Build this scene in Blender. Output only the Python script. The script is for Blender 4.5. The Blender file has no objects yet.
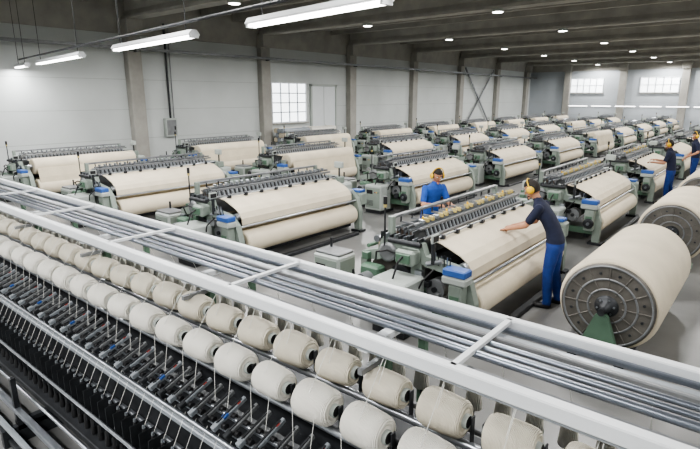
import bpy, math, random
from mathutils import Vector, Matrix, Euler
random.seed(7)
S=bpy.context.scene
def srgb(r,g,b):
    f=lambda c:(c/255/12.92) if c/255<=0.04045 else ((c/255+0.055)/1.055)**2.4
    return (f(r),f(g),f(b),1)
# ---------------------------------------------------------------- materials
def mat(name,col,rough=0.6,metal=0.0,var=0.12,scale=6.0,bump=0.0,bscale=60.0,wave=None):
    m=bpy.data.materials.new(name); m.use_nodes=True
    nt=m.node_tree; N=nt.nodes; L=nt.links
    b=N['Principled BSDF']
    b.inputs['Roughness'].default_value=rough; b.inputs['Metallic'].default_value=metal
    tc=N.new('ShaderNodeTexCoord')
    nz=N.new('ShaderNodeTexNoise'); nz.inputs['Scale'].default_value=scale; nz.inputs['Detail'].default_value=5
    L.new(tc.outputs['Object'],nz.inputs['Vector'])
    cr=N.new('ShaderNodeValToRGB')
    c=col
    cr.color_ramp.elements[0].position=0.3; cr.color_ramp.elements[1].position=0.7
    cr.color_ramp.elements[0].color=(c[0]*(1-var),c[1]*(1-var),c[2]*(1-var),1)
    cr.color_ramp.elements[1].color=(min(1,c[0]*(1+var)),min(1,c[1]*(1+var)),min(1,c[2]*(1+var)),1)
    L.new(nz.outputs['Fac'],cr.inputs['Fac']); L.new(cr.outputs['Color'],b.inputs['Base Color'])
    if bump>0:
        bp=N.new('ShaderNodeBump'); bp.inputs['Strength'].default_value=bump; bp.inputs['Distance'].default_value=0.01
        if wave:
            t=N.new('ShaderNodeTexWave'); t.bands_direction=wave; t.inputs['Scale'].default_value=bscale
            t.inputs['Distortion'].default_value=1.5
        else:
            t=N.new('ShaderNodeTexNoise'); t.inputs['Scale'].default_value=bscale
        L.new(tc.outputs['Object'],t.inputs['Vector']); L.new(t.outputs[0],bp.inputs['Height'])
        L.new(bp.outputs['Normal'],b.inputs['Normal'])
    return m
def emat(name,col,s):
    m=bpy.data.materials.new(name); m.use_nodes=True
    b=m.node_tree.nodes['Principled BSDF']; b.inputs['Base Color'].default_value=col
    b.inputs['Emission Color'].default_value=col; b.inputs['Emission Strength'].default_value=s
    return m
M_green=mat('loom_green',srgb(134,144,136),.45,0,.12,3)
M_dgreen=mat('machine_green',srgb(84,110,92),.45,0,.15,3)
M_lgrey=mat('cabinet_grey',srgb(168,174,170),.45,0,.06,2)
M_grey=mat('steel_grey',srgb(130,132,134),.4,.4,.15,5)
M_steel=mat('bright_steel',srgb(168,172,178),.28,.85,.10,8)
M_rod=mat('rail_steel',srgb(132,138,148),.3,.8,.12,5)
M_dark=mat('dark_metal',srgb(54,56,59),.45,.4,.3,8)
M_black=mat('black_rubber',srgb(26,26,28),.55,0,.2,8)
M_white=mat('white_paint',srgb(216,219,222),.4,0,.04,2)
M_bar=mat('grey_paint',srgb(150,156,162),.35,.3,.08,3)
M_blue=mat('blue_paint',srgb(56,92,158),.4,0,.08,4)
M_yel=mat('yellow_plastic',srgb(228,184,36),.45,0,.08,4)
M_ochre=mat('ochre_plastic',srgb(176,160,104),.5,0,.08,4)
M_red=mat('red_plastic',srgb(140,52,46),.45,0,.08,4)
M_cloth=mat('cream_cloth',srgb(214,203,182),.85,0,.07,2.5,.22,14,'Y')
M_cloth2=mat('cream_warp',srgb(202,191,169),.85,0,.08,3,.2,20,'Y')
M_yarn=mat('white_yarn',srgb(238,235,226),.8,0,.05,9,.7,45,'X')
M_yarn2=mat('cream_yarn',srgb(222,215,198),.55,0,.07,9,.7,45,'X')
M_thread=mat('thread',srgb(225,225,220),.7,0,.02,3)
M_disc=mat('flange_metal',srgb(100,97,92),.5,.3,.25,7)
M_brown=mat('brown_healds',srgb(116,102,92),.6,.2,.25,20)
M_floor=mat('floor_concrete',srgb(116,116,115),.34,0,.2,.9,.05,14)
M_wall=mat('wall_panel',srgb(192,196,195),.75,0,.07,.5,.1,9)
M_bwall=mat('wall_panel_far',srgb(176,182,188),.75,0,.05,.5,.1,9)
M_conc=mat('concrete',srgb(158,156,150),.85,0,.15,1.5,.3,12)
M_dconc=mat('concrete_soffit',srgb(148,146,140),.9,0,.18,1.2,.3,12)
M_joint=mat('panel_joint',srgb(168,172,170),.8,0,.05,2)
M_door=mat('door_white',srgb(212,216,218),.6,0,.03,2)
M_tube=emat('lamp_tube',(1,.98,.95,1),9.0)
M_lamp=emat('lamp_disc',(1,.98,.93,1),14.0)
M_pane=emat('daylight_pane',(.93,.97,1,1),2.2)
M_far_tube=emat('wall_tube',(1,.98,.95,1),5.0)
M_skin=mat('skin',srgb(176,128,100),.55,0,.06,12)
M_lip=mat('lips',srgb(140,78,68),.5,0,.05,12)
M_eye=mat('eye_white',srgb(230,228,222),.3,0,.02,12)
M_iris=mat('iris',srgb(40,28,20),.3,0,.02,12)
M_hair=mat('hair',srgb(30,24,20),.7,0,.3,60)
M_navy=mat('navy_cloth',srgb(26,32,56),.85,0,.18,14)
M_bshirt=mat('blue_shirt',srgb(38,80,160),.85,0,.15,14)
M_pants=mat('blue_trousers',srgb(26,52,116),.85,0,.2,12)
M_shoe=mat('shoe',srgb(26,26,28),.5,0,.1,12)
# ---------------------------------------------------------------- mesh builder
class MB:
    def __init__(s): s.v=[];s.f=[];s.m=[];s.s=[];s.mats=[]
    def mi(s,m):
        if m not in s.mats: s.mats.append(m)
        return s.mats.index(m)
    def raw(s,vs,fs,m,smooth=False,orient=None):
        o=len(s.v); s.v+= [tuple(v) for v in vs]; k=s.mi(m)
        for f in fs:
            sm=smooth
            if orient is not None:
                p=[Vector(vs[i]) for i in f]
                n=Vector((0,0,0))
                for i in range(len(p)):
                    a=p[i];b=p[(i+1)%len(p)]; n+=a.cross(b)
                c=sum(p,Vector())/len(p)
                if n.dot(c-orient)<0: f=list(reversed(f))
            s.f.append([i+o for i in f]); s.m.append(k); s.s.append(sm)
    def box(s,c,d,m,ch=0.0,rot=None):
        c=Vector(c); h=[x/2 for x in d]; ch=min(ch,min(h)*.6)
        R=rot.to_matrix() if rot else None
        vs=[];ix={}
        if ch<=0:
            for sx in(-1,1):
                for sy in(-1,1):
                    for sz in(-1,1):
                        ix[(sx,sy,sz)]=len(vs); vs.append(Vector((sx*h[0],sy*h[1],sz*h[2])))
            fs=[[0,1,3,2],[4,6,7,5],[0,4,5,1],[2,3,7,6],[0,2,6,4],[1,5,7,3]]
        else:
            for sx in(-1,1):
                for sy in(-1,1):
                    for sz in(-1,1):
                        sg=(sx,sy,sz)
                        for a in range(3):
                            ix[sg+(a,)]=len(vs)
                            vs.append(Vector([sg[k]*(h[k] if k==a else h[k]-ch) for k in range(3)]))
            fs=[]
            def key(a,sa,b,sb,c_,sc,ax):
                q=[0,0,0];q[a]=sa;q[b]=sb;q[c_]=sc; return ix[(q[0],q[1],q[2],ax)]
            for a in range(3):
                b=(a+1)%3;c_=(a+2)%3
                for sa in(-1,1):
                    fs.append([key(a,sa,b,p,c_,q,a) for p,q in((-1,-1),(1,-1),(1,1),(-1,1))])
                    for sb in(-1,1):
                        fs.append([key(a,sa,b,sb,c_,-1,a),key(a,sa,b,sb,c_,-1,b),key(a,sa,b,sb,c_,1,b),key(a,sa,b,sb,c_,1,a)])
            for sx in(-1,1):
                for sy in(-1,1):
                    for sz in(-1,1): fs.append([ix[(sx,sy,sz,a)] for a in range(3)])
        if R: vs=[R@v for v in vs]
        vs=[v+c for v in vs]
        s.raw(vs,fs,m,False,c)
    def bb(s,x0,x1,y0,y1,z0,z1,m,ch=0.0):
        s.box(((x0+x1)/2,(y0+y1)/2,(z0+z1)/2),(abs(x1-x0),abs(y1-y0),abs(z1-z0)),m,ch)
    def lathe(s,p,d,prof,m,seg=16,cap=True,flat=False,capm=None):
        p=Vector(p);d=Vector(d).normalized()
        a=d.orthogonal().normalized(); b=d.cross(a)
        vs=[];fs=[]
        for t,r in prof:
            for i in range(seg):
                an=2*math.pi*i/seg
                vs.append(p+d*t+(a*math.cos(an)+b*math.sin(an))*r)
        for k in range(len(prof)-1):
            for i in range(seg):
                j=(i+1)%seg
                fs.append([k*seg+i,k*seg+j,(k+1)*seg+j,(k+1)*seg+i])
        s.raw(vs,fs,m,not flat)
        if cap:
            n=len(prof)
            s.raw(vs[:seg],[list(range(seg))[::-1]],capm or m)
            s.raw(vs[(n-1)*seg:],[list(range(seg))],capm or m)
    def cyl(s,p0,p1,r,m,seg=12,r2=None,cap=True,capm=None):
        p0=Vector(p0);p1=Vector(p1); L=(p1-p0).length
        s.lathe(p0,p1-p0,[(0,r),(L,r if r2 is None else r2)],m,seg,cap,False,capm)
    def closed_cyl(s,p0,p1,r,r2,m,seg=12):
        p0=Vector(p0);p1=Vector(p1);d=(p1-p0);L=d.length;d.normalize()
        a=d.orthogonal().normalized();b=d.cross(a);vs=[]
        for t,rr in((0,r),(L,r2)):
            for i in range(seg):
                an=2*math.pi*i/seg; vs.append(p0+d*t+(a*math.cos(an)+b*math.sin(an))*rr)
        fs=[[i,(i+1)%seg,seg+(i+1)%seg,seg+i] for i in range(seg)]+[list(range(seg))[::-1],list(range(seg,2*seg))]
        s.raw(vs,fs,m,True)
    def prism(s,prof,y0,y1,m,axis='y'):
        n=len(prof)
        ar=sum(prof[i][0]*prof[(i+1)%n][1]-prof[(i+1)%n][0]*prof[i][1] for i in range(n))
        if ar<0: prof=prof[::-1]
        if axis=='y': vs=[Vector((x,y0,z)) for x,z in prof]+[Vector((x,y1,z)) for x,z in prof]
        else: vs=[Vector((y0,x,z)) for x,z in prof]+[Vector((y1,x,z)) for x,z in prof]
        fs=[list(range(n)),list(range(2*n-1,n-1,-1))]+[[i,i+n,(i+1)%n+n,(i+1)%n] for i in range(n)]
        if axis!='y': fs=[f[::-1] for f in fs]
        s.raw(vs,fs,m)
    def sheet(s,line,y0,y1,m,th=.012):
        n=len(line); up=[]
        for i,(x,z) in enumerate(line):
            a=Vector(line[max(0,i-1)]);b=Vector(line[min(n-1,i+1)]); t=(b-a).normalized()
            up.append((x+t.y*th,z-t.x*th))
        prof=list(line)+up[::-1]
        s.prism(prof,y0,y1,m)
    def ball(s,c,r,m,seg=12,ring=8,M=None):
        c=Vector(c); r=Vector(r) if not isinstance(r,(int,float)) else Vector((r,r,r))
        vs=[];fs=[]
        vs.append(Vector((0,0,-1)))
        for k in range(1,ring):
            ph=-math.pi/2+math.pi*k/ring
            for i in range(seg):
                a=2*math.pi*i/seg; vs.append(Vector((math.cos(ph)*math.cos(a),math.cos(ph)*math.sin(a),math.sin(ph))))
        vs.append(Vector((0,0,1)));top=len(vs)-1
        for i in range(seg):
            j=(i+1)%seg; fs.append([0,1+j,1+i]); fs.append([top,1+(ring-2)*seg+i,1+(ring-2)*seg+j])
            for k in range(ring-2): fs.append([1+k*seg+i,1+k*seg+j,1+(k+1)*seg+j,1+(k+1)*seg+i])
        vs=[Vector((v.x*r.x,v.y*r.y,v.z*r.z)) for v in vs]
        if M: vs=[M@v for v in vs]
        s.raw([v+c for v in vs],fs,m,True)
    def tube(s,pts,r,m,seg=8):
        for a,b in zip(pts,pts[1:]): s.cyl(a,b,r,m,seg)
    def add(s,o,M=None):
        k=len(s.v)
        s.v+=[tuple(M@Vector(v)) if M else v for v in o.v]
        mp=[s.mi(m) for m in o.mats]
        s.f+=[[i+k for i in f] for f in o.f]; s.m+=[mp[i] for i in o.m]; s.s+=o.s
    def mesh(s,name):
        me=bpy.data.meshes.new(name); me.from_pydata(s.v,[],s.f)
        for m in s.mats: me.materials.append(m)
        me.polygons.foreach_set('material_index',s.m); me.polygons.foreach_set('use_smooth',s.s)
        me.update(); return me
    def obj(s,name,loc=(0,0,0),rz=0):
        return place(s.mesh(name),name,loc,rz)
def place(me,name,loc=(0,0,0),rz=0):
    o=bpy.data.objects.new(name,me); o.location=loc; o.rotation_euler=(0,0,rz)
    S.collection.objects.link(o); return o
# ---------------------------------------------------------------- room shell
WX=-21.0; RX=8.0; BY=55.0; FY=-6.0; CZ=6.75
def slab(name,x0,x1,y0,y1,z0,z1,m):
    b=MB(); b.bb(x0,x1,y0,y1,z0,z1,m); return b.obj(name)
slab('floor',WX-.3,RX+.3,FY-.3,BY+.3,-.2,0,M_floor)
slab('ceiling',WX-.3,RX+.3,FY-.3,BY+.3,CZ,CZ+.25,M_dconc)
b=MB(); b.bb(WX-.3,WX,FY-.3,BY+.3,0,CZ,M_wall)
for z in(1.2,2.4,3.6,4.8): b.bb(WX,WX+.006,FY,BY,z-.01,z+.01,M_joint)
b.bb(WX,WX+.12,FY,BY,5.35,CZ,M_conc)
b.obj('wall_left')
b=MB(); b.bb(WX-.3,RX+.3,BY,BY+.3,0,CZ,M_bwall)
for z in(1.2,2.4,3.6,4.8): b.bb(WX,RX,BY-.006,BY,z-.01,z+.01,M_joint)
b.bb(WX,RX,BY-.12,BY,5.35,CZ,M_conc)
b.obj('wall_back')
slab('wall_right',RX,RX+.3,FY-.3,BY+.3,0,CZ,M_wall)
slab('wall_front',WX-.3,RX+.3,FY-.3,FY,0,CZ,M_wall)
COLY=[4.4+7*i for i in range(-1,8)]
cb=MB(); cb.bb(0,.36,-.30,.30,0,5.35,M_conc,.03); cb.bb(0,.62,-.36,.36,5.3,5.9,M_conc,.02)
cb.bb(.0,.39,-.33,.33,0,.25,M_dconc,.01)
cm=cb.mesh('concrete_column')
for y in COLY:
    place(cm,'concrete_column',(WX,y,0))
for x in(-16,-11,-6,-1,4):
    place(cm,'concrete_column',(x-1.2,BY,0),-math.pi/2)
bb=MB(); bb.prism([(-.28,5.9),(.28,5.9),(.28,6.0),(.18,6.2),(.18,CZ),(-.18,CZ),(-.18,6.2),(-.28,6.0)],WX+.2,RX,M_conc,'x')
bm_=bb.mesh('ceiling_beam')
sb=MB(); sb.bb(WX+.2,RX,-.12,.12,6.35,CZ,M_dconc)
sm_=sb.mesh('ceiling_joist')
for y in COLY:
    place(bm_,'ceiling_beam',(0,y,0))
    for k in(1.75,3.5,5.25): 
        if y+k<BY: place(sm_,'ceiling_joist',(0,y+k,0))
# windows
def window(name,w,h,nx,nz,loc,rz):
    b=MB()
    b.bb(-w/2,w/2,-.02,0,0,h,M_pane)
    t=.07
    b.bb(-w/2-t,w/2+t,-.09,0,-t,0,M_white);b.bb(-w/2-t,w/2+t,-.09,0,h,h+t,M_white)
    b.bb(-w/2-t,-w/2,-.09,0,0,h,M_white);b.bb(w/2,w/2+t,-.09,0,0,h,M_white)
    for i in range(1,nx): x=-w/2+w*i/nx; b.bb(x-.03,x+.03,-.06,-.021,0,h,M_bar)
    for i in range(1,nz): z=h*i/nz; b.bb(-w/2,w/2,-.055,-.021,z-.025,z+.025,M_bar)
    b.bb(-w/2-.15,w/2+.15,-.16,0,-.12,-t,M_conc)
    return b.obj(name,loc,rz)
window('window_1',2.5,2.0,4,4,(WX,20.25,1.6),math.pi/2)
window('window_2',2.9,1.25,5,2,(-15.4,BY,3.35),0)
window('window_3',3.0,1.25,5,2,(-9.2,BY,3.35),0)
b=MB(); b.bb(-1,1,-.08,0,0,3.5,M_door,.01); b.bb(-1.12,-1,-.12,0,0,3.6,M_lgrey); b.bb(1,1.12,-.12,0,0,3.6,M_lgrey); b.bb(-1.12,1.12,-.12,0,3.5,3.62,M_lgrey)
b.bb(-.01,.01,-.09,-.08,0,3.5,M_joint); b.bb(.08,.12,-.14,-.08,1.0,1.3,M_dark)
b.obj('door_1',(WX+.001,23.0,0),math.pi/2)
b=MB()
for s_ in(-1,1): b.box((.12,0,2.7),(.08,.12,7.4),M_grey,0,Euler((s_*.82,0,0)))
b.obj('wall_cross_brace',(WX+.05,42.9,0))
b=MB(); b.bb(0,.22,-.28,.28,1.2,2.0,M_lgrey,.02); b.bb(.22,.235,-.22,.22,1.28,1.92,M_grey); b.bb(.235,.26,.12,.17,1.5,1.65,M_black)
b.cyl((.17,0,2.0),(.17,0,5.9),.045,M_dark,10); b.cyl((.16,.18,2.0),(.16,.18,5.9),.025,M_grey,8)
b.obj('electrical_box',(WX+.001,12.9,0))
b=MB()
b.bb(WX+.42,WX+.64,FY,BY,4.72,4.75,M_grey); b.bb(WX+.42,WX+.44,FY,BY,4.75,4.83,M_grey); b.bb(WX+.62,WX+.64,FY,BY,4.75,4.83,M_grey)
for y in COLY: b.bb(WX+.37,WX+.64,y-.03,y+.03,4.66,4.72,M_grey)
b.obj('cable_tray')
b=MB()
b.bb(-.6,.6,-2.2,2.2,0,.14,M_brown)
for k in range(5):
    for i in range(5-k//2):
        for sgn in(-1,1):
            x=-.5+.25*i+(.12 if k%2 else 0)
            mm=random.choice([M_cloth,M_white,M_yarn,M_cloth2,M_bar])
            b.cyl((x,sgn*.08,.27+.235*k),(x,sgn*2.05,.27+.235*k),.12,mm,12)
b.obj('fabric_roll_stack',(WX+1.2,20.6,0))
# ---------------------------------------------------------------- lamps
def fixture(L):
    b=MB()
    b.prism([(-.05,.09),(.05,.09),(.10,.02),(.10,0),(-.10,0),(-.10,.02)],0,L,M_white)
    for x in(-.045,.045):
        b.cyl((x,.04,-.02),(x,L-.04,-.02),.02,M_tube,10)
    b.bb(-.08,.08,0,.04,-.045,0,M_white); b.bb(-.08,.08,L-.04,L,-.045,0,M_white)
    return b
def strip(p0,p1,z,power):
    p0=Vector((p0[0],p0[1],z));p1=Vector((p1[0],p1[1],z)); d=p1-p0; L=d.length
    b=fixture(L)
    for y in(.3,L-.3): b.cyl((0,y,.09),(0,y,6.34-z),.008,M_dark,6)
    rz=math.atan2(-d.x,d.y)
    b.obj('strip_light',p0,rz)
    l=bpy.data.lights.new('strip_glow','AREA'); l.shape='RECTANGLE'; l.size=.16; l.size_y=L*.96; l.energy=power
    o=bpy.data.objects.new('strip_lamp',l); c=(p0+p1)/2; o.location=(c.x,c.y,z-.055); o.rotation_euler=(0,0,rz); S.collection.objects.link(o)
def ly(x): return 4.8+(-3.3-x)*.132
for x0,x1 in((-3.45,-6.1),(-7.8,-11.4),(-13.7,-17.9),(-19.3,-20.8)):
    strip((x0,ly(x0)),(x1,ly(x1)),3.9,75)
b=MB(); a=(3,ly(3),4.13); c=(-20.3,ly(-20.3),4.13); b.cyl(a,c,.03,M_dark,8); b.obj('lamp_conduit')
for x0 in(-10.5,-5.5,-.5):  # added row of strips out of view, to light the foreground machine evenly
    strip((x0,-1.2),(x0-3.6,-1.2),4.6,130)
lb=MB(); lb.lathe((0,0,5.9),(0,0,-1),[(0,.2),(.05,.22),(.09,.22)],M_lgrey,20); lb.lathe((0,0,5.81),(0,0,-1),[(0,.18),(.015,.17)],M_lamp,20)
lm=lb.mesh('ceiling_lamp')
for y in COLY:
    for x in(-14.2,-8.4,-2.6,3.4):
        place(lm,'ceiling_lamp',(x,y,0))
        l=bpy.data.lights.new('downlight','SPOT'); l.energy=600 if y<28 else 780; l.spot_size=math.radians(174); l.spot_blend=.3; l.shadow_soft_size=.35
        l.color=(1,.985,.96)
        o=bpy.data.objects.new('downlight',l); o.location=(x,y,5.7); S.collection.objects.link(o)
b=MB()
for i in range(6):
    x=-16.8+i*2.1
    b.bb(x,x+1.8,-.1,0,2.02,2.12,M_white); b.cyl((x+.05,-.12,2.05),(x+1.75,-.12,2.05),.03,M_far_tube,8)
b.obj('wall_strip_lights',(0,BY-.4,0))
# ---------------------------------------------------------------- loom
def loom(variant):
    rnd=random.Random(ord(variant))
    b=MB(); L=3.3; yel=variant=='A'; big=variant=='C'
    for y0 in(0,L):
        y1=y0+.11
        b.prism([(.2,0),(.2,.48),(.12,.74),(-.06,.9),(-.5,.96),(-.5,.82),(-.14,.78),(.0,.62),(.06,.42),(.06,0)],y0,y1,M_green)
        b.prism([(-.5,.96),(-.56,1.1),(-1.18,1.1),(-1.24,.92),(-1.52,.84),(-1.52,.72),(-1.2,.78),(-1.1,.9),(-.66,.9),(-.5,.82)],y0,y1,M_green)
        b.bb(-1.54,-1.42,y0,y1,0,.76,M_green,.01); b.bb(-.72,-.56,y0,y1,0,.92,M_green,.01)
        b.bb(-1.5,.1,y0+.01,y1-.01,.2,.32,M_dgreen,.01)
        b.box((-1.06,(y0+y1)/2,.55),(.09,.07,.9),M_dgreen,.01,Euler((0,.75,0)))
        b.bb(-1.6,-1.36,y0-.04,y1+.04,0,.05,M_dark); b.bb(-.0,.26,y0-.04,y1+.04,0,.05,M_dark); b.bb(-.76,-.52,y0-.04,y1+.04,0,.05,M_dark)
        b.lathe((-.34,y0-.02,.56),(0,1,0),[(0,.13),(.15,.13)],M_grey,20); b.lathe((-.34,y0-.05,.56),(0,1,0),[(0,.035),(.22,.035)],M_dark,10)
        b.lathe((-.86,y0-.02,.62),(0,1,0),[(0,.16),(.04,.16)],M_dark,22); b.lathe((-.86,y0-.04,.62),(0,1,0),[(0,.05),(.1,.05)],M_steel,12)
        for k in range(9):
            x=-.62-.07*k; b.bb(x-.012,x+.012,y0-.01,y1+.01,1.08,1.13+.05*rnd.random(),M_steel if k%2 else M_dark)
    b.bb(-.72,-.58,.1,L,.24,.4,M_dgreen); b.bb(-1.5,-1.42,.1,L,.12,.26,M_green); b.bb(-.12,-.04,.1,L,.1,.2,M_dark)
    b.bb(-.95,-.64,.12,L,.58,.7,M_dark)
    for k in range(9): b.bb(-.96+.0,-.62,.35+k*.34,.41+k*.34,.4,.58,M_dark)
    R=.205 if not big else .225
    b.lathe((.02,.2,.40),(0,1,0),[(0,R-.035),(.01,R-.008),(.03,R),(L-.3,R),(L-.28,R-.008),(L-.265,R-.035)],M_cloth,28,capm=M_cloth2)
    b.cyl((.02,.1,.40),(.02,L+.02,.40),.045,M_steel,12)
    b.lathe((.02,.16,.40),(0,1,0),[(0,.11),(.03,.11)],M_disc,16)
    if big:
        b.lathe((-.14,.2,.98),(0,1,0),[(0,.19),(.01,.215),(.03,.225),(L-.3,.225),(L-.28,.215),(L-.265,.19)],M_cloth,28,capm=M_cloth2)
        b.cyl((-.14,.06,.98),(-.14,L+.05,.98),.05,M_steel,12)
        b.sheet([(.1,.95),(.17,.7),(.215,.42)],.25,L-.1,M_cloth2)
        for y0 in(.04,L+.0): b.bb(-.24,-.04,y0,y0+.06,.85,1.02,M_green)
        b.sheet([(-.6,1.14),(-.4,1.12),(-.2,1.195)],.25,L-.12,M_cloth2)
    else:
        b.sheet([(-.56,1.13),(-.42,1.11),(-.26,1.05),(-.12,.99),(-.02,.92),(.04,.83),(.045,.72)],.2,L-.08,M_cloth,.014)
        b.cyl((-.06,.12,.86),(-.06,L,.86),.06,M_steel,16)
        b.bb(-.16,-.11,.12,L,.66,.82,M_dark)
        b.cyl((.09,.1,.70),(.09,L,.70),.022,M_steel,10)
        b.sheet([(.045,.72),(.0,.66),(-.1,.60),(-.18,.48)],.22,L-.1,M_cloth2)
        b.cyl((-.46,.12,1.16),(-.46,L,1.16),.014,M_steel,8)
        for k in range(8): b.bb(-.49,-.42,.3+k*.38,.36+k*.38,1.125,1.18,M_dark,.005)
    for x,z in((-.6,1.14),(-.66,1.26),(-.74,1.3)): b.bb(x-.02,x+.02,.12,L,z-.018,z+.018,M_grey,.004)
    n=int((L-.3)/.05)
    for i in range(n):
        y=.2+i*.05
        b.box((-.63,y,1.2),(.012,.016,.13),M_bar if i%2 else M_dark,0,Euler((0,-.4,0)))
    for i in range(24):
        y=.22+i*.125
        b.bb(-.76,-.68,y,y+.035,1.3,1.36,(M_ochre if yel and i%3 else M_steel),.006)
        if yel and i%5==0: b.bb(-.74,-.715,y+.05,y+.07,1.3,1.39,M_yel,.004)
    for k in range(8):
        x=-.82-.036*k; zz=1.16+.03*(k%3)
        b.bb(x-.005,x+.005,.2,L-.08,.78,zz,M_brown if k%2 else M_grey)
        b.bb(x-.012,x+.012,.18,L-.06,zz,zz+.03,M_steel if k%2 else M_grey)
    for i in range(11):
        y=.3+i*.27; b.bb(-1.1,-.8,y,y+.025,1.25,1.275,M_grey)
        b.cyl((-1.08,y,1.27),(-1.08,y,1.36),.012,M_dark,6)
    b.bb(-1.12,-1.06,.12,L,1.34,1.38,M_grey,.005)
    for y in(.1,L-.02): b.bb(-1.13,-1.05,y-.04,y+.04,1.0,1.38,M_green,.01)
    b.cyl((-1.2,.1,1.10),(-1.2,L+.02,1.10),.03,M_steel,12); b.cyl((-1.34,.1,1.02),(-1.34,L+.02,1.02),.05,M_steel,12)
    b.cyl((-1.48,.1,.90),(-1.48,L+.02,.90),.03,M_dgreen,10)
    b.sheet([(-1.47,.75),(-1.44,.98),(-1.34,1.075),(-1.14,1.07)],.3,L-.16,M_cloth2)
    b.lathe((-1.18,.26,.5),(0,1,0),[(0,.24),(.01,.26),(L-.4,.26),(L-.39,.24)],M_cloth2,22)
    for y in(.18,L-.14): b.lathe((-1.18,y,.5),(0,1,0),[(0,.32),(.03,.32)],M_disc,24)
    # near end equipment
    b.bb(-.16,.16,-.2,0,.74,.84,M_lgrey,.02); b.bb(-.15,.15,-.2,-.01,.84,.93,M_blue,.015)
    b.bb(-.08,.1,-.17,0,.3,.74,M_green,.02); b.bb(-.05,.07,-.18,-.17,.36,.6,M_dgreen)
    b.lathe((.02,-.18,.46),(0,-1,0),[(0,.10),(.03,.10),(.04,.08)],M_dark,20); b.lathe((.02,-.22,.46),(0,-1,0),[(0,.03),(.04,.03)],M_steel,10)
    b.bb(-.98,-.46,-.5,-.06,.08,.72,M_lgrey,.025); b.bb(-.94,-.5,-.508,-.5,.14,.66,M_green)
    for k in range(5): b.bb(-.9,-.7,-.512,-.508,.2+.03*k,.212+.03*k,M_dark)
    b.bb(-.9,-.72,-.515,-.508,.5,.6,M_black)
    for i in range(3): b.lathe((-.64+.05*i,-.508,.55),(0,-1,0),[(0,.015),(.015,.015)],[M_red,M_yel,M_dgreen][i],8)
    b.bb(-.96,-.48,-.48,-.08,0,.08,M_dark)
    b.bb(-.84,-.56,-.2,0,.84,1.04,M_green,.03); b.bb(-.8,-.6,-.23,-.2,.88,1.0,M_dgreen,.01)
    b.cyl((-.5,-.12,1.12),(-.98,-.12,1.12),.035,M_dark,12); b.cyl((-.42,-.1,.9),(-.2,-.1,.98),.03,M_steel,10)
    b.bb(-1.42,-1.1,-.18,0,.38,.72,M_dgreen,.03); b.cyl((-1.26,-.34,.55),(-1.26,-.18,.55),.10,M_grey,16); b.cyl((-1.26,-.36,.55),(-1.26,-.34,.55),.08,M_dark,16)
    for k in range(7):
        x=-.36+.04*k; b.cyl((x,-.06,.9),(x+.02,-.1,1.02+.06*rnd.random()),.008,M_steel if k%2 else M_dark,6)
    for k in range(10):
        x=-1.4+.14*k; z=.35+.5*rnd.random(); q=.03+.03*rnd.random()
        b.bb(x-q,x+q,-.06-.06*rnd.random(),0,z-q,z+q,rnd.choice([M_dark,M_grey,M_steel,M_dgreen,M_lgrey]),.006)
    b.tube([(-.7,-.2,.98),(-.7,-.32,.92),(-.72,-.4,.72)],.014,M_black); b.tube([(-.3,-.12,.86),(-.4,-.22,.72),(-.46,-.2,.6)],.012,M_black)
    b.tube([(-1.2,-.1,.8),(-1.12,-.2,.95),(-.95,-.2,1.0),(-.84,-.12,.95)],.012,M_black)
    b.lathe((-1.05,-.02,.92),(0,-1,0),[(0,.13),(.04,.13),(.05,.10)],M_grey,20)
    b.bb(-.34,-.3,-.14,-.1,.92,1.2,M_dark); b.box((-.3,-.13,1.25),(.03,.16,.11),M_lgrey,.01); b.box((-.283,-.13,1.25),(.004,.12,.07),M_black)
    b.cyl((-1.09,-.06,1.0),(-1.09,-.06,1.52),.012,M_dark,8)
    b.cyl((-1.09,-.06,1.52),(-1.09,-.06,1.56),.024,M_ochre,10);b.cyl((-1.09,-.06,1.56),(-1.09,-.06,1.66),.026,M_black,10)
    # far end equipment
    b.bb(-.95,-.4,L+.16,L+.5,.3,.98,M_lgrey,.03); b.bb(-.9,-.45,L+.5,L+.51,.4,.9,M_green); b.bb(-.24,.14,L+.11,L+.36,.56,.84,M_green,.03); b.bb(-.18,.1,L+.14,L+.34,.84,.9,M_blue,.015)
    b.bb(-1.0,-.5,L+.11,L+.34,.98,1.14,M_green,.02)
    b.cyl((-.65,L+.5,.7),(-.65,L+.58,.7),.12,M_dark,18); b.bb(-1.5,-1.1,L+.11,L+.34,.4,.8,M_dgreen,.03)
    b.bb(-.9,-.45,L+.18,L+.48,0,.3,M_dark)
    b.cyl((-.55,L+.2,1.1),(-.55,L+.2,1.36),.02,M_dark,8); b.bb(-.66,-.44,L+.14,L+.24,1.34,1.48,M_lgrey,.015)
    for k in range(8):
        x=-1.4+.18*k; z=.35+.4*rnd.random(); q=.03+.03*rnd.random()
        b.bb(x-q,x+q,L+.11,L+.2,z-q,z+q,rnd.choice([M_dark,M_grey,M_steel,M_lgrey]),.006)
    b.bb(.26,.36,.1,L-.2,0,.07,M_dark,.01)
    return b.mesh('power_loom_'+variant)
LM={k:loom(k) for k in'ABC'}
cbm=MB(); cbm.bb(-.25,.25,-.2,.2,.06,.66,M_lgrey,.025); cbm.bb(-.23,.23,-.18,.18,0,.06,M_dark); cbm.bb(.25,.258,-.16,.16,.12,.6,M_green); cbm.bb(.258,.28,.1,.13,.32,.42,M_dark)
cbm.bb(-.21,.21,-.208,-.2,.12,.6,M_green); cbm.bb(-.18,.0,-.214,-.208,.42,.52,M_black); cbm.box((0,0,.68),(.46,.34,.04),M_grey,.01)
for k in range(6): cbm.bb(-.16+.0,.16,-.213,-.208,.16+.03*k,.172+.03*k,M_dark)
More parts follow.
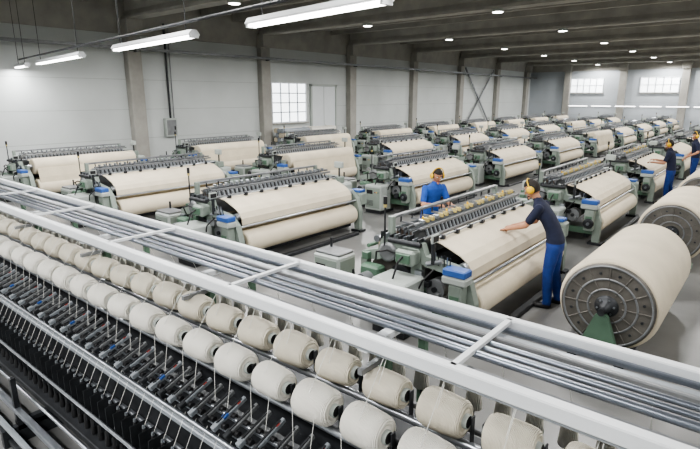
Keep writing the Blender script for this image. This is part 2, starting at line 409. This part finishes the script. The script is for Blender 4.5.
cbm.cyl((-.15,.1,.7),(-.15,.1,.84),.02,M_dark,8); cbm.tube([(-.2,.2,.3),(-.2,.3,.1),(-.2,.5,.02)],.018,M_black)
cabm=cbm.mesh('control_cabinet')
XS=[-2.72,-7.1,-11.55,-16.2]; YS=[5.4+5.5*i for i in range(9)]
for i,x in enumerate(XS):
    for j,y in enumerate(YS):
        v='A' if (i==0 and j<3) else ('C' if (i==3 or (i+j*2)%5==4) else 'B')
        place(LM[v],'power_loom',(x,y,0))
        place(cabm,'control_cabinet',(x-2.15,y+.15,0))
# ---------------------------------------------------------------- big warp beams
def warp_beam():
    b=MB(); L=2.25; z=.58; R=.55; F=.50
    b.lathe((0,.03,z),(0,1,0),[(0,.47),(.0,R-.05),(.015,R-.015),(.05,R),(L-.1,R),(L-.05,R-.03),(L-.04,.47)],M_cloth,56,capm=M_cloth2)
    for y,sg in((-.03,-1),(L-.0,1)):
        b.lathe((0,y,z),(0,1,0),[(0,F-.05),(0,F),(.03,F),(.03,F-.05)],M_disc,48)
        y2=y if sg<0 else y+.03
        for rr in(.47,.32,.2):
            b.lathe((0,y2,z),(0,sg,0),[(0,rr+.012),(.010,rr+.010),(.010,rr-.010),(0,rr-.012)],M_grey,44,cap=False)
        for k in range(12):
            a=k*math.pi/6
            c=Vector((math.cos(a)*.31,y2+sg*.004,z+math.sin(a)*.31))
            b.box(c,(.30,.012,.014),M_disc,.003,Euler((0,-a,0)))
            b.cyl((math.cos(a+.26)*.39,y2,z+math.sin(a+.26)*.39),(math.cos(a+.26)*.39,y2+sg*.012,z+math.sin(a+.26)*.39),.016,M_dark,8)
        b.lathe((0,y2,z),(0,sg,0),[(0,.13),(.04,.11),(.04,.06),(.12,.06),(.12,.04),(.24,.04)],M_dark,24)
        for k in range(6):
            a=k*math.pi/3+.2; b.cyl((math.cos(a)*.09,y2,z+math.sin(a)*.09),(math.cos(a)*.09,y2+sg*.055,z+math.sin(a)*.09),.012,M_steel,8)
        yc=y2+sg*.17
        b.prism([(-.2,.16),(.2,.16),(.07,.52),(.04,.55),(-.04,.55),(-.07,.52)],yc-.03,yc+.03,M_dgreen)
        b.bb(-.3,.3,yc-.07,yc+.07,.04,.17,M_dgreen,.01)
    for x in(-.25,.25): b.bb(x-.05,x+.05,-.3,L+.3,0,.026,M_dark)
    for x in(-.34,.34): b.bb(x-.06,x+.06,-.26,-.08,.026,.13,M_dgreen,.01)
    return b.mesh('warp_beam')
wb=warp_beam()
for y in(6.15,10.4,14.6,18.8,23,27.2,31.4,35.6,39.8,44): place(wb,'warp_beam',(-1.25,y,0))
# ---------------------------------------------------------------- spinning frame (foreground)
X0,X1=-13.5,1.7
root=bpy.data.objects.new('spinning_frame',None); S.collection.objects.link(root)
b=MB()
def longi(y,z,w,h,m,ch=.006): b.bb(X0,X1,y-w/2,y+w/2,z-h/2,z+h/2,m,ch)
def rod(y,z,r,m,seg=12): b.cyl((X0,y,z),(X1,y,z),r,m,seg)
longi(1.915,1.7,.06,.07,M_white); longi(1.93,1.655,.05,.03,M_bar)
longi(2.565,1.7,.055,.07,M_white); longi(2.50,1.69,.03,.03,M_rod)
longi(2.43,1.68,.05,.02,M_bar); longi(2.35,1.70,.03,.03,M_grey); rod(2.285,1.70,.015,M_rod)
rod(2.215,1.70,.015,M_rod); rod(2.13,1.705,.02,M_rod); longi(2.05,1.66,.045,.02,M_grey); rod(1.99,1.69,.010,M_dark)
posts=[-3.1+1.6*k for k in range(-6,4)]
for x in posts:
    b.bb(x-.03,x+.03,1.92,2.56,1.625,1.66,M_white)
    b.bb(x+.5,x+.53,1.92,2.56,1.715,1.735,M_white)
    b.bb(x-.03,x+.03,2.1,2.16,0,1.625,M_dgreen,.006)
    b.bb(x-.025,x+.025,2.5,2.55,0,1.625,M_dgreen,.006)
    b.bb(x-.015,x+.015,1.9,2.14,1.50,1.53,M_grey)
    b.bb(x-.03,x+.03,1.2,2.6,.12,.2,M_dark)
    b.bb(x-.02,x+.02,1.6,2.1,.86,.92,M_dark)
rod(1.79,1.19,.022,M_steel); rod(2.01,1.29,.022,M_steel); longi(1.9,1.2,.03,.04,M_dark); longi(2.12,1.3,.03,.03,M_grey)
rod(2.42,1.42,.012,M_steel,8)
longi(1.70,1.03,.05,.05,M_grey); rod(1.64,1.06,.014,M_steel); rod(1.58,1.02,.014,M_steel); rod(1.53,.98,.014,M_steel)
longi(1.74,.92,.03,.16,M_dark); longi(1.56,.9,.05,.04,M_bar); longi(1.50,.76,.03,.025,M_steel)
longi(1.44,.60,.09,.03,M_dark); longi(1.44,.36,.14,.06,M_dark); longi(1.38,.64,.02,.03,M_steel)
b.bb(X0,X1,1.62,2.5,.2,.84,M_dark); b.bb(X0,X1,2.0,2.5,.84,.98,M_dark)
longi(1.22,.30,.05,.05,M_steel); longi(1.12,.2,.04,.04,M_bar); rod(1.3,.42,.014,M_steel)
longi(1.16,.06,.10,.04,M_dark)
for x in posts: b.bb(x-.03,x+.03,1.08,1.6,.0,.16,M_dark); b.bb(x-.02,x+.02,1.2,1.24,.1,.6,M_dark)
p=.113; n=int((X1-X0)/p)
for i in range(n):
    x=X0+.05+i*p
    b.box((x,1.63,1.09),(.024,.26,.03),M_grey if i%3 else M_bar,.004,Euler((.35,0,0)))
    b.box((x,1.63,1.108),(.010,.2,.012),M_dark,.0,Euler((.35,0,0)))
    b.box((x,1.53,1.055),(.034,.05,.035),M_bar if i%2 else M_dark,.004,Euler((.35,0,0)))
    if i%3==0: b.box((x,1.70,1.125),(.022,.03,.016),M_red,.003,Euler((.35,0,0)))
    if i%6==3: b.box((x,1.60,1.09),(.028,.04,.02),M_blue,.003,Euler((.35,0,0)))
    b.cyl((x-.04,1.575,1.045),(x+.04,1.575,1.045),.02,M_black,8)
    b.cyl((x-.04,1.645,1.075),(x+.04,1.645,1.075),.018,M_black,8)
    b.lathe((x,1.44,.38),(0,0,1),[(0,.022),(.06,.022),(.08,.015),(.4,.012)],M_black,7)
    b.lathe((x,1.44,.79),(0,0,1),[(0,.012),(.02,.01)],M_steel,6)
    b.bb(x+.045,x+.049,1.38,1.50,.55,.80,M_dark)
    b.cyl((x,1.55,1.0),(x,1.445,.80),.0016,M_thread,4,cap=False)
b.obj('machine_frame').parent=root
yb=MB(); cr=MB(); th=MB()
def package(x,y,z,L,R,m):
    tilt=random.uniform(-.08,.08); d=Vector((1,tilt+.02,random.uniform(-.05,.05))).normalized()
    R*=random.uniform(.92,1.05)
    p=Vector((x,y,z))-d*L/2
    yb.lathe(p,d,[(0,.035),(.002,R*.72),(.008,R*.86),(.022,R*.95),(.05,R),(L*.5,R*.985),(L-.05,R*.94),(L-.022,R*.90),(L-.008,R*.82),(L-.002,R*.7),(L-.008,.05),(L-.01,.035)],m,24,cap=False)
    yb.lathe(p-d*.012,d,[(0,.030),(.001,.036),(L+.023,.036),(L+.024,.030)],M_lgrey,12,capm=M_black)
    for q in(-.022,L+.022):
        c=p+d*q; cr.box(c+Vector((0,.02,-.05)),(.008,.035,.15),M_dark,.002)
for i in range(60):
    x=-1.70+.34*(i-35)
    if x<X0+.1 or x>X1-.1: continue
    package(x,1.79,1.315,.235,.102,M_yarn)
    package(x+.30,2.01,1.415,.235,.099,M_yarn2)
    for (dx,yy) in((.43,2.42),(.26,2.42)):
        yb.lathe((x+dx,yy,1.22),(0,0,1),[(0,.03),(.002,.05),(.15,.036),(.17,.02)],M_yarn,12)
        cr.cyl((x+dx,yy,1.17),(x+dx,yy,1.43),.008,M_dark,6)
    for (a,c) in(((x,1.72,1.39),(x,1.93,1.66)),((x+.3,1.93,1.47),(x+.32,2.0,1.67)),((x-.09,1.69,1.30),(x-.06,1.66,1.09)),((x+.07,1.69,1.30),(x+.06,1.66,1.09)),((x+.43,2.42,1.42),(x+.43,2.3,1.69))):
        th.cyl(a,c,.0018,M_thread,4,cap=False)
for q,nm in((yb,'yarn_packages'),(cr,'package_cradles'),(th,'yarn_threads')): q.obj(nm).parent=root
# ---------------------------------------------------------------- people
def evaluated(mb,voxel,smooth):
    me=mb.mesh('tmp'); o=place(me,'tmp')
    r=o.modifiers.new('r','REMESH'); r.mode='VOXEL'; r.voxel_size=voxel
    s=o.modifiers.new('s','SMOOTH'); s.factor=.5; s.iterations=smooth
    bpy.context.view_layer.update()
    dg=bpy.context.evaluated_depsgraph_get()
    m2=bpy.data.meshes.new_from_object(o.evaluated_get(dg))
    vs=[v.co.copy() for v in m2.vertices]; fs=[list(p.vertices) for p in m2.polygons]
    bpy.data.objects.remove(o); bpy.data.meshes.remove(me); bpy.data.meshes.remove(m2)
    return vs,fs
def limb(b,pts,rs):
    for i,(p_,r) in enumerate(zip(pts,rs)): b.ball(p_,r,M_skin,14,10)
    for i in range(len(pts)-1): b.closed_cyl(pts[i],pts[i+1],rs[i],rs[i+1],M_skin,14)
def hand_mesh(side):
    b=MB()
    b.ball((.045,0,0),(.055,.042,.018),M_skin,14,10)
    limb(b,[(-.02,0,0),(.02,0,0)],[.028,.026])
    for k,(y,l) in enumerate(((.030,.070),(.010,.080),(-.011,.074),(-.031,.058))):
        y*=side; l1=l*.45; l2=l*.32; l3=l*.23
        p0=Vector((.05,y*.8,.002)); p1=Vector((.088,y,.004))
        p2=p1+Vector((l1*.93,y*.08,-l1*.3)); p3=p2+Vector((l2*.72,0,-l2*.68)); p4=p3+Vector((l3*.4,0,-l3*.9))
        limb(b,[p0,p1,p2,p3,p4],[.0105,.0105,.009,.0085,.007])
    limb(b,[(.012,side*.022,-.004),(.04,side*.052,-.014),(.066,side*.062,-.024),(.088,side*.058,-.032)],[.015,.0125,.0105,.0085])
    return evaluated(b,.0042,2)
HANDS={1:hand_mesh(1),-1:hand_mesh(-1)}
def head_part():
    b=MB()
    def shape(v):
        x,y,z=v
        t=max(0,-z)
        y*=1-.32*t**1.3; x=x*(1-.12*t) + (.10*t if x>0 else .16*t*t)
        if x<0 and z<0: x*=.96
        if x>.5: x=.5+(x-.5)*.86
        return Vector((x*.098,y*.077,z*.122))
    def sph(seg,ring):
        t=MB(); t.ball((0,0,0),1,M_skin,seg,ring); return t
    t=sph(28,20); b.raw([shape(v) for v in t.v],t.f,M_skin,True)
    t=sph(28,20)
    hv=[shape(v)*1.07 for v in t.v]; hf=[]
    for f in t.f:
        c=sum((Vector(t.v[i]) for i in f),Vector())/len(f)
        if c.z>.52 or (c.x<.25 and c.z>.05) or (c.x<-.25 and c.z>-.5): hf.append(f)
    b.raw(hv,hf,M_hair,True)
    b.raw([(.088,0,.02),(.090,.012,-.03),(.090,-.012,-.03),(.116,0,-.026),(.092,0,-.038)],[[0,1,3],[0,3,2],[1,4,3],[3,4,2]],M_skin,True)
    b.ball((.106,0,-.028),(.012,.012,.009),M_skin,10,6)
    for sy in(-1,1):
        b.ball((.079,sy*.030,.008),(.013,.014,.009),M_eye,10,6); b.ball((.089,sy*.030,.008),(.005,.006,.006),M_iris,8,6)
        b.box((.088,sy*.031,.026),(.012,.032,.006),M_hair,.002)
        b.ball((0,sy*.080,-.005),(.02,.01,.032),M_skin,10,8)
    b.ball((.092,0,-.062),(.010,.024,.0045),M_lip,10,6); b.ball((.091,0,-.070),(.010,.019,.005),M_lip,10,6)
    b.ball((.085,0,-.098),(.018,.022,.016),M_skin,10,8)
    return b
HEAD=head_part()
def muffs():
    b=MB()
    for sy in(-1,1):
        b.lathe((0,sy*.070,-.005),(0,sy,0),[(0,.046),(.014,.048),(.018,.044)],M_black,16)
        b.lathe((0,sy*.086,-.005),(0,sy,0),[(0,.045),(.012,.050),(.028,.042),(.036,.024)],M_yel,16)
    pts=[Vector((0,math.cos(a)*.104,math.sin(a)*.142)) for a in [math.pi*k/12 for k in range(13)]]
    b.tube(pts,.008,M_yel,8)
    return b
MUFF=muffs()
def worker(loc,heading,lean,hands,shirt,height=1.75,feet=((.03,.12),(-.06,-.13)),head_rot=(0,.35,0),sleeve=.7,muff=True):
    """local frame: faces +x, left = +y"""
    b=MB(); lx=lean
    tor=[(-.01,.80,.10,.15),(0,.88,.118,.168),(0,.97,.118,.165),(.04*lx,1.06,.110,.155),(.12*lx+.0,1.17,.114,.165),(.23*lx,1.28,.12,.182),(.33*lx,1.38,.108,.185),(.36*lx,1.43,.085,.15),(.39*lx,1.47,.062,.085),(.42*lx,1.50,.055,.058)]
    seg=24; vs=[];fs=[]
    for cx,z,rx,ry in tor:
        for i in range(seg):
            a=2*math.pi*i/seg; vs.append(Vector((cx+math.cos(a)*rx,math.sin(a)*ry,z)))
    for k in range(len(tor)-1):
        for i in range(seg): j=(i+1)%seg; fs.append([k*seg+i,k*seg+j,(k+1)*seg+j,(k+1)*seg+i])
    fs.append(list(range(seg))[::-1]); fs.append(list(range((len(tor)-1)*seg,len(tor)*seg)))
    b.raw(vs,fs,M_skin,True)
    neck0=Vector((.40*lx,0,1.45)); neck1=Vector((.49*lx,0,1.55)); hc=Vector((.53*lx+.012,0,1.615))
    limb(b,[neck0,neck1],[.056,.054])
    segs=[('neck',neck0+Vector((0,0,.045)),neck1,.058)]
    wr=[]
    for side,k in((1,0),(-1,1)):
        sh=Vector((.32*lx,side*.175,1.385)); w=Vector(hands[k]); 
        d=w-sh; D=min(d.length,.53); w=sh+d.normalized()*D
        mid=(sh+w)/2; up=.285; lo=.265
        h=math.sqrt(max(.0004,up*up-(D/2)**2))
        out=Vector((-.15,side*.45,-1)); out-=out.project(d); out.normalize()
        el=mid+out*h
        limb(b,[sh,sh.lerp(el,.4),sh.lerp(el,sleeve)],[.064,.060,.058])
        limb(b,[sh.lerp(el,sleeve-.1),el,el.lerp(w,.35),w],[.043,.040,.039,.027])
        segs+= [('sleeve',sh,sh.lerp(el,sleeve),.05),('arm',sh.lerp(el,sleeve+.02),el,.035),('arm',el,w,.03)]
        wr.append((side,el,w))
    for side,(fx,fy) in zip((1,-1),feet):
        hip=Vector((0,side*.088,.86)); an=Vector((fx-.02,fy,.10)); kn=(hip+an)/2+Vector((.035,side*.005,.02))
        limb(b,[hip,hip.lerp(kn,.5),kn,kn.lerp(an,.35),an],[.096,.085,.068,.068,.058])
        limb(b,[an,an+Vector((-.02,0,-.05)),an+Vector((.09,side*.01,-.055)),an+Vector((.16,side*.015,-.062))],[.042,.042,.042,.034])
        segs+= [('leg',hip,kn,.08),('leg',kn,an,.06),('foot',an+Vector((-.03,0,-.05)),an+Vector((.17,side*.01,-.06)),.04)]
    segs+=[('torso',Vector((0,0,1.0)),Vector((.34*lx,0,1.40)),.14),('torso',Vector((.33*lx,.14,1.38)),Vector((.33*lx,-.14,1.38)),.07),('leg',Vector((0,-.06,.88)),Vector((0,.06,.88)),.12)]
    vs,fs=evaluated(b,.013,3)
    zmin=min(v.z for v in vs)
    out=MB()
    mm={'neck':M_skin,'sleeve':shirt,'arm':M_skin,'leg':M_pants,'foot':M_shoe,'torso':shirt}
    groups={}
    def dist(p_,a,c):
        ab=c-a; t=max(0,min(1,(p_-a).dot(ab)/ab.length_squared)); return (p_-a-ab*t).length
    for f in fs:
        c=sum((vs[i] for i in f),Vector())/len(f)
        best=min(segs,key=lambda s_:dist(c,s_[1],s_[2])-s_[3])[0]
        if best in('torso','leg') : best='torso' if c.z>.93 else 'leg'
        if best=='leg' and c.z<.07: best='foot'
        groups.setdefault(mm[best],[]).append(f)
    out.v+=[tuple(v) for v in vs]
    for m_,fl in groups.items():
        k=out.mi(m_)
        for f in fl: out.f.append(f); out.m.append(k); out.s.append(True)
    HM=Matrix.Translation(hc)@Euler(head_rot).to_matrix().to_4x4()@Matrix.Scale(1.05,4)
    out.add(HEAD,HM)
    if muff: out.add(MUFF,HM)
    for side,el,w in wr:
        x=(w-el).normalized()
        y=Vector((0,0,1)).cross(x)
        if y.length<.2: y=Vector((0,1,0))
        y.normalize(); z=x.cross(y)
        R=Matrix((x,y,z)).transposed().to_4x4()
        hv,hf=HANDS[-side]
        h=MB(); h.raw(hv,hf,M_skin,True)
        out.add(h,Matrix.Translation(w+x*.012)@R)
    sc=height/1.745
    T=Matrix.Scale(sc,4)@Matrix.Translation((0,0,-zmin))
    out.v=[tuple(T@Vector(v)) for v in out.v]
    return out.obj('factory_worker',loc,heading)
R_=math.radians
worker((-2.20,7.15,0),R_(186),.66,((.62,.10,1.04),(.59,-.12,1.05)),M_navy,1.80,head_rot=(0,.5,0))
worker((-4.60,7.8,0),R_(-28),.36,((.46,.14,1.14),(.46,-.16,1.16)),M_bshirt,1.74,head_rot=(0,.4,-.15))
worker((-2.22,16.65,0),R_(180),.2,((.42,.14,1.12),(.40,-.16,1.16)),M_navy,1.78,head_rot=(0,.25,0))
worker((-2.1,20.5,0),R_(200),.12,((.25,.2,.98),(.2,-.25,.92)),M_navy,1.80,head_rot=(0,.15,.2))
# ---------------------------------------------------------------- world + camera
w=bpy.data.worlds.new('world'); S.world=w; w.use_nodes=True
w.node_tree.nodes['Background'].inputs[0].default_value=(.8,.88,1,1); w.node_tree.nodes['Background'].inputs[1].default_value=1.0
cam=bpy.data.cameras.new('camera'); cam.sensor_width=36; cam.lens=518/700*36; cam.clip_end=200; cam.clip_start=.05
co=bpy.data.objects.new('camera',cam); S.collection.objects.link(co); co.location=(0,0,2.9)
co.rotation_euler=Vector((-.636*.971,.772*.971,-.239)).to_track_quat('-Z','Y').to_euler()
S.camera=co
S.view_settings.view_transform='AgX'; S.view_settings.look='AgX - Medium High Contrast'; S.view_settings.exposure=.25
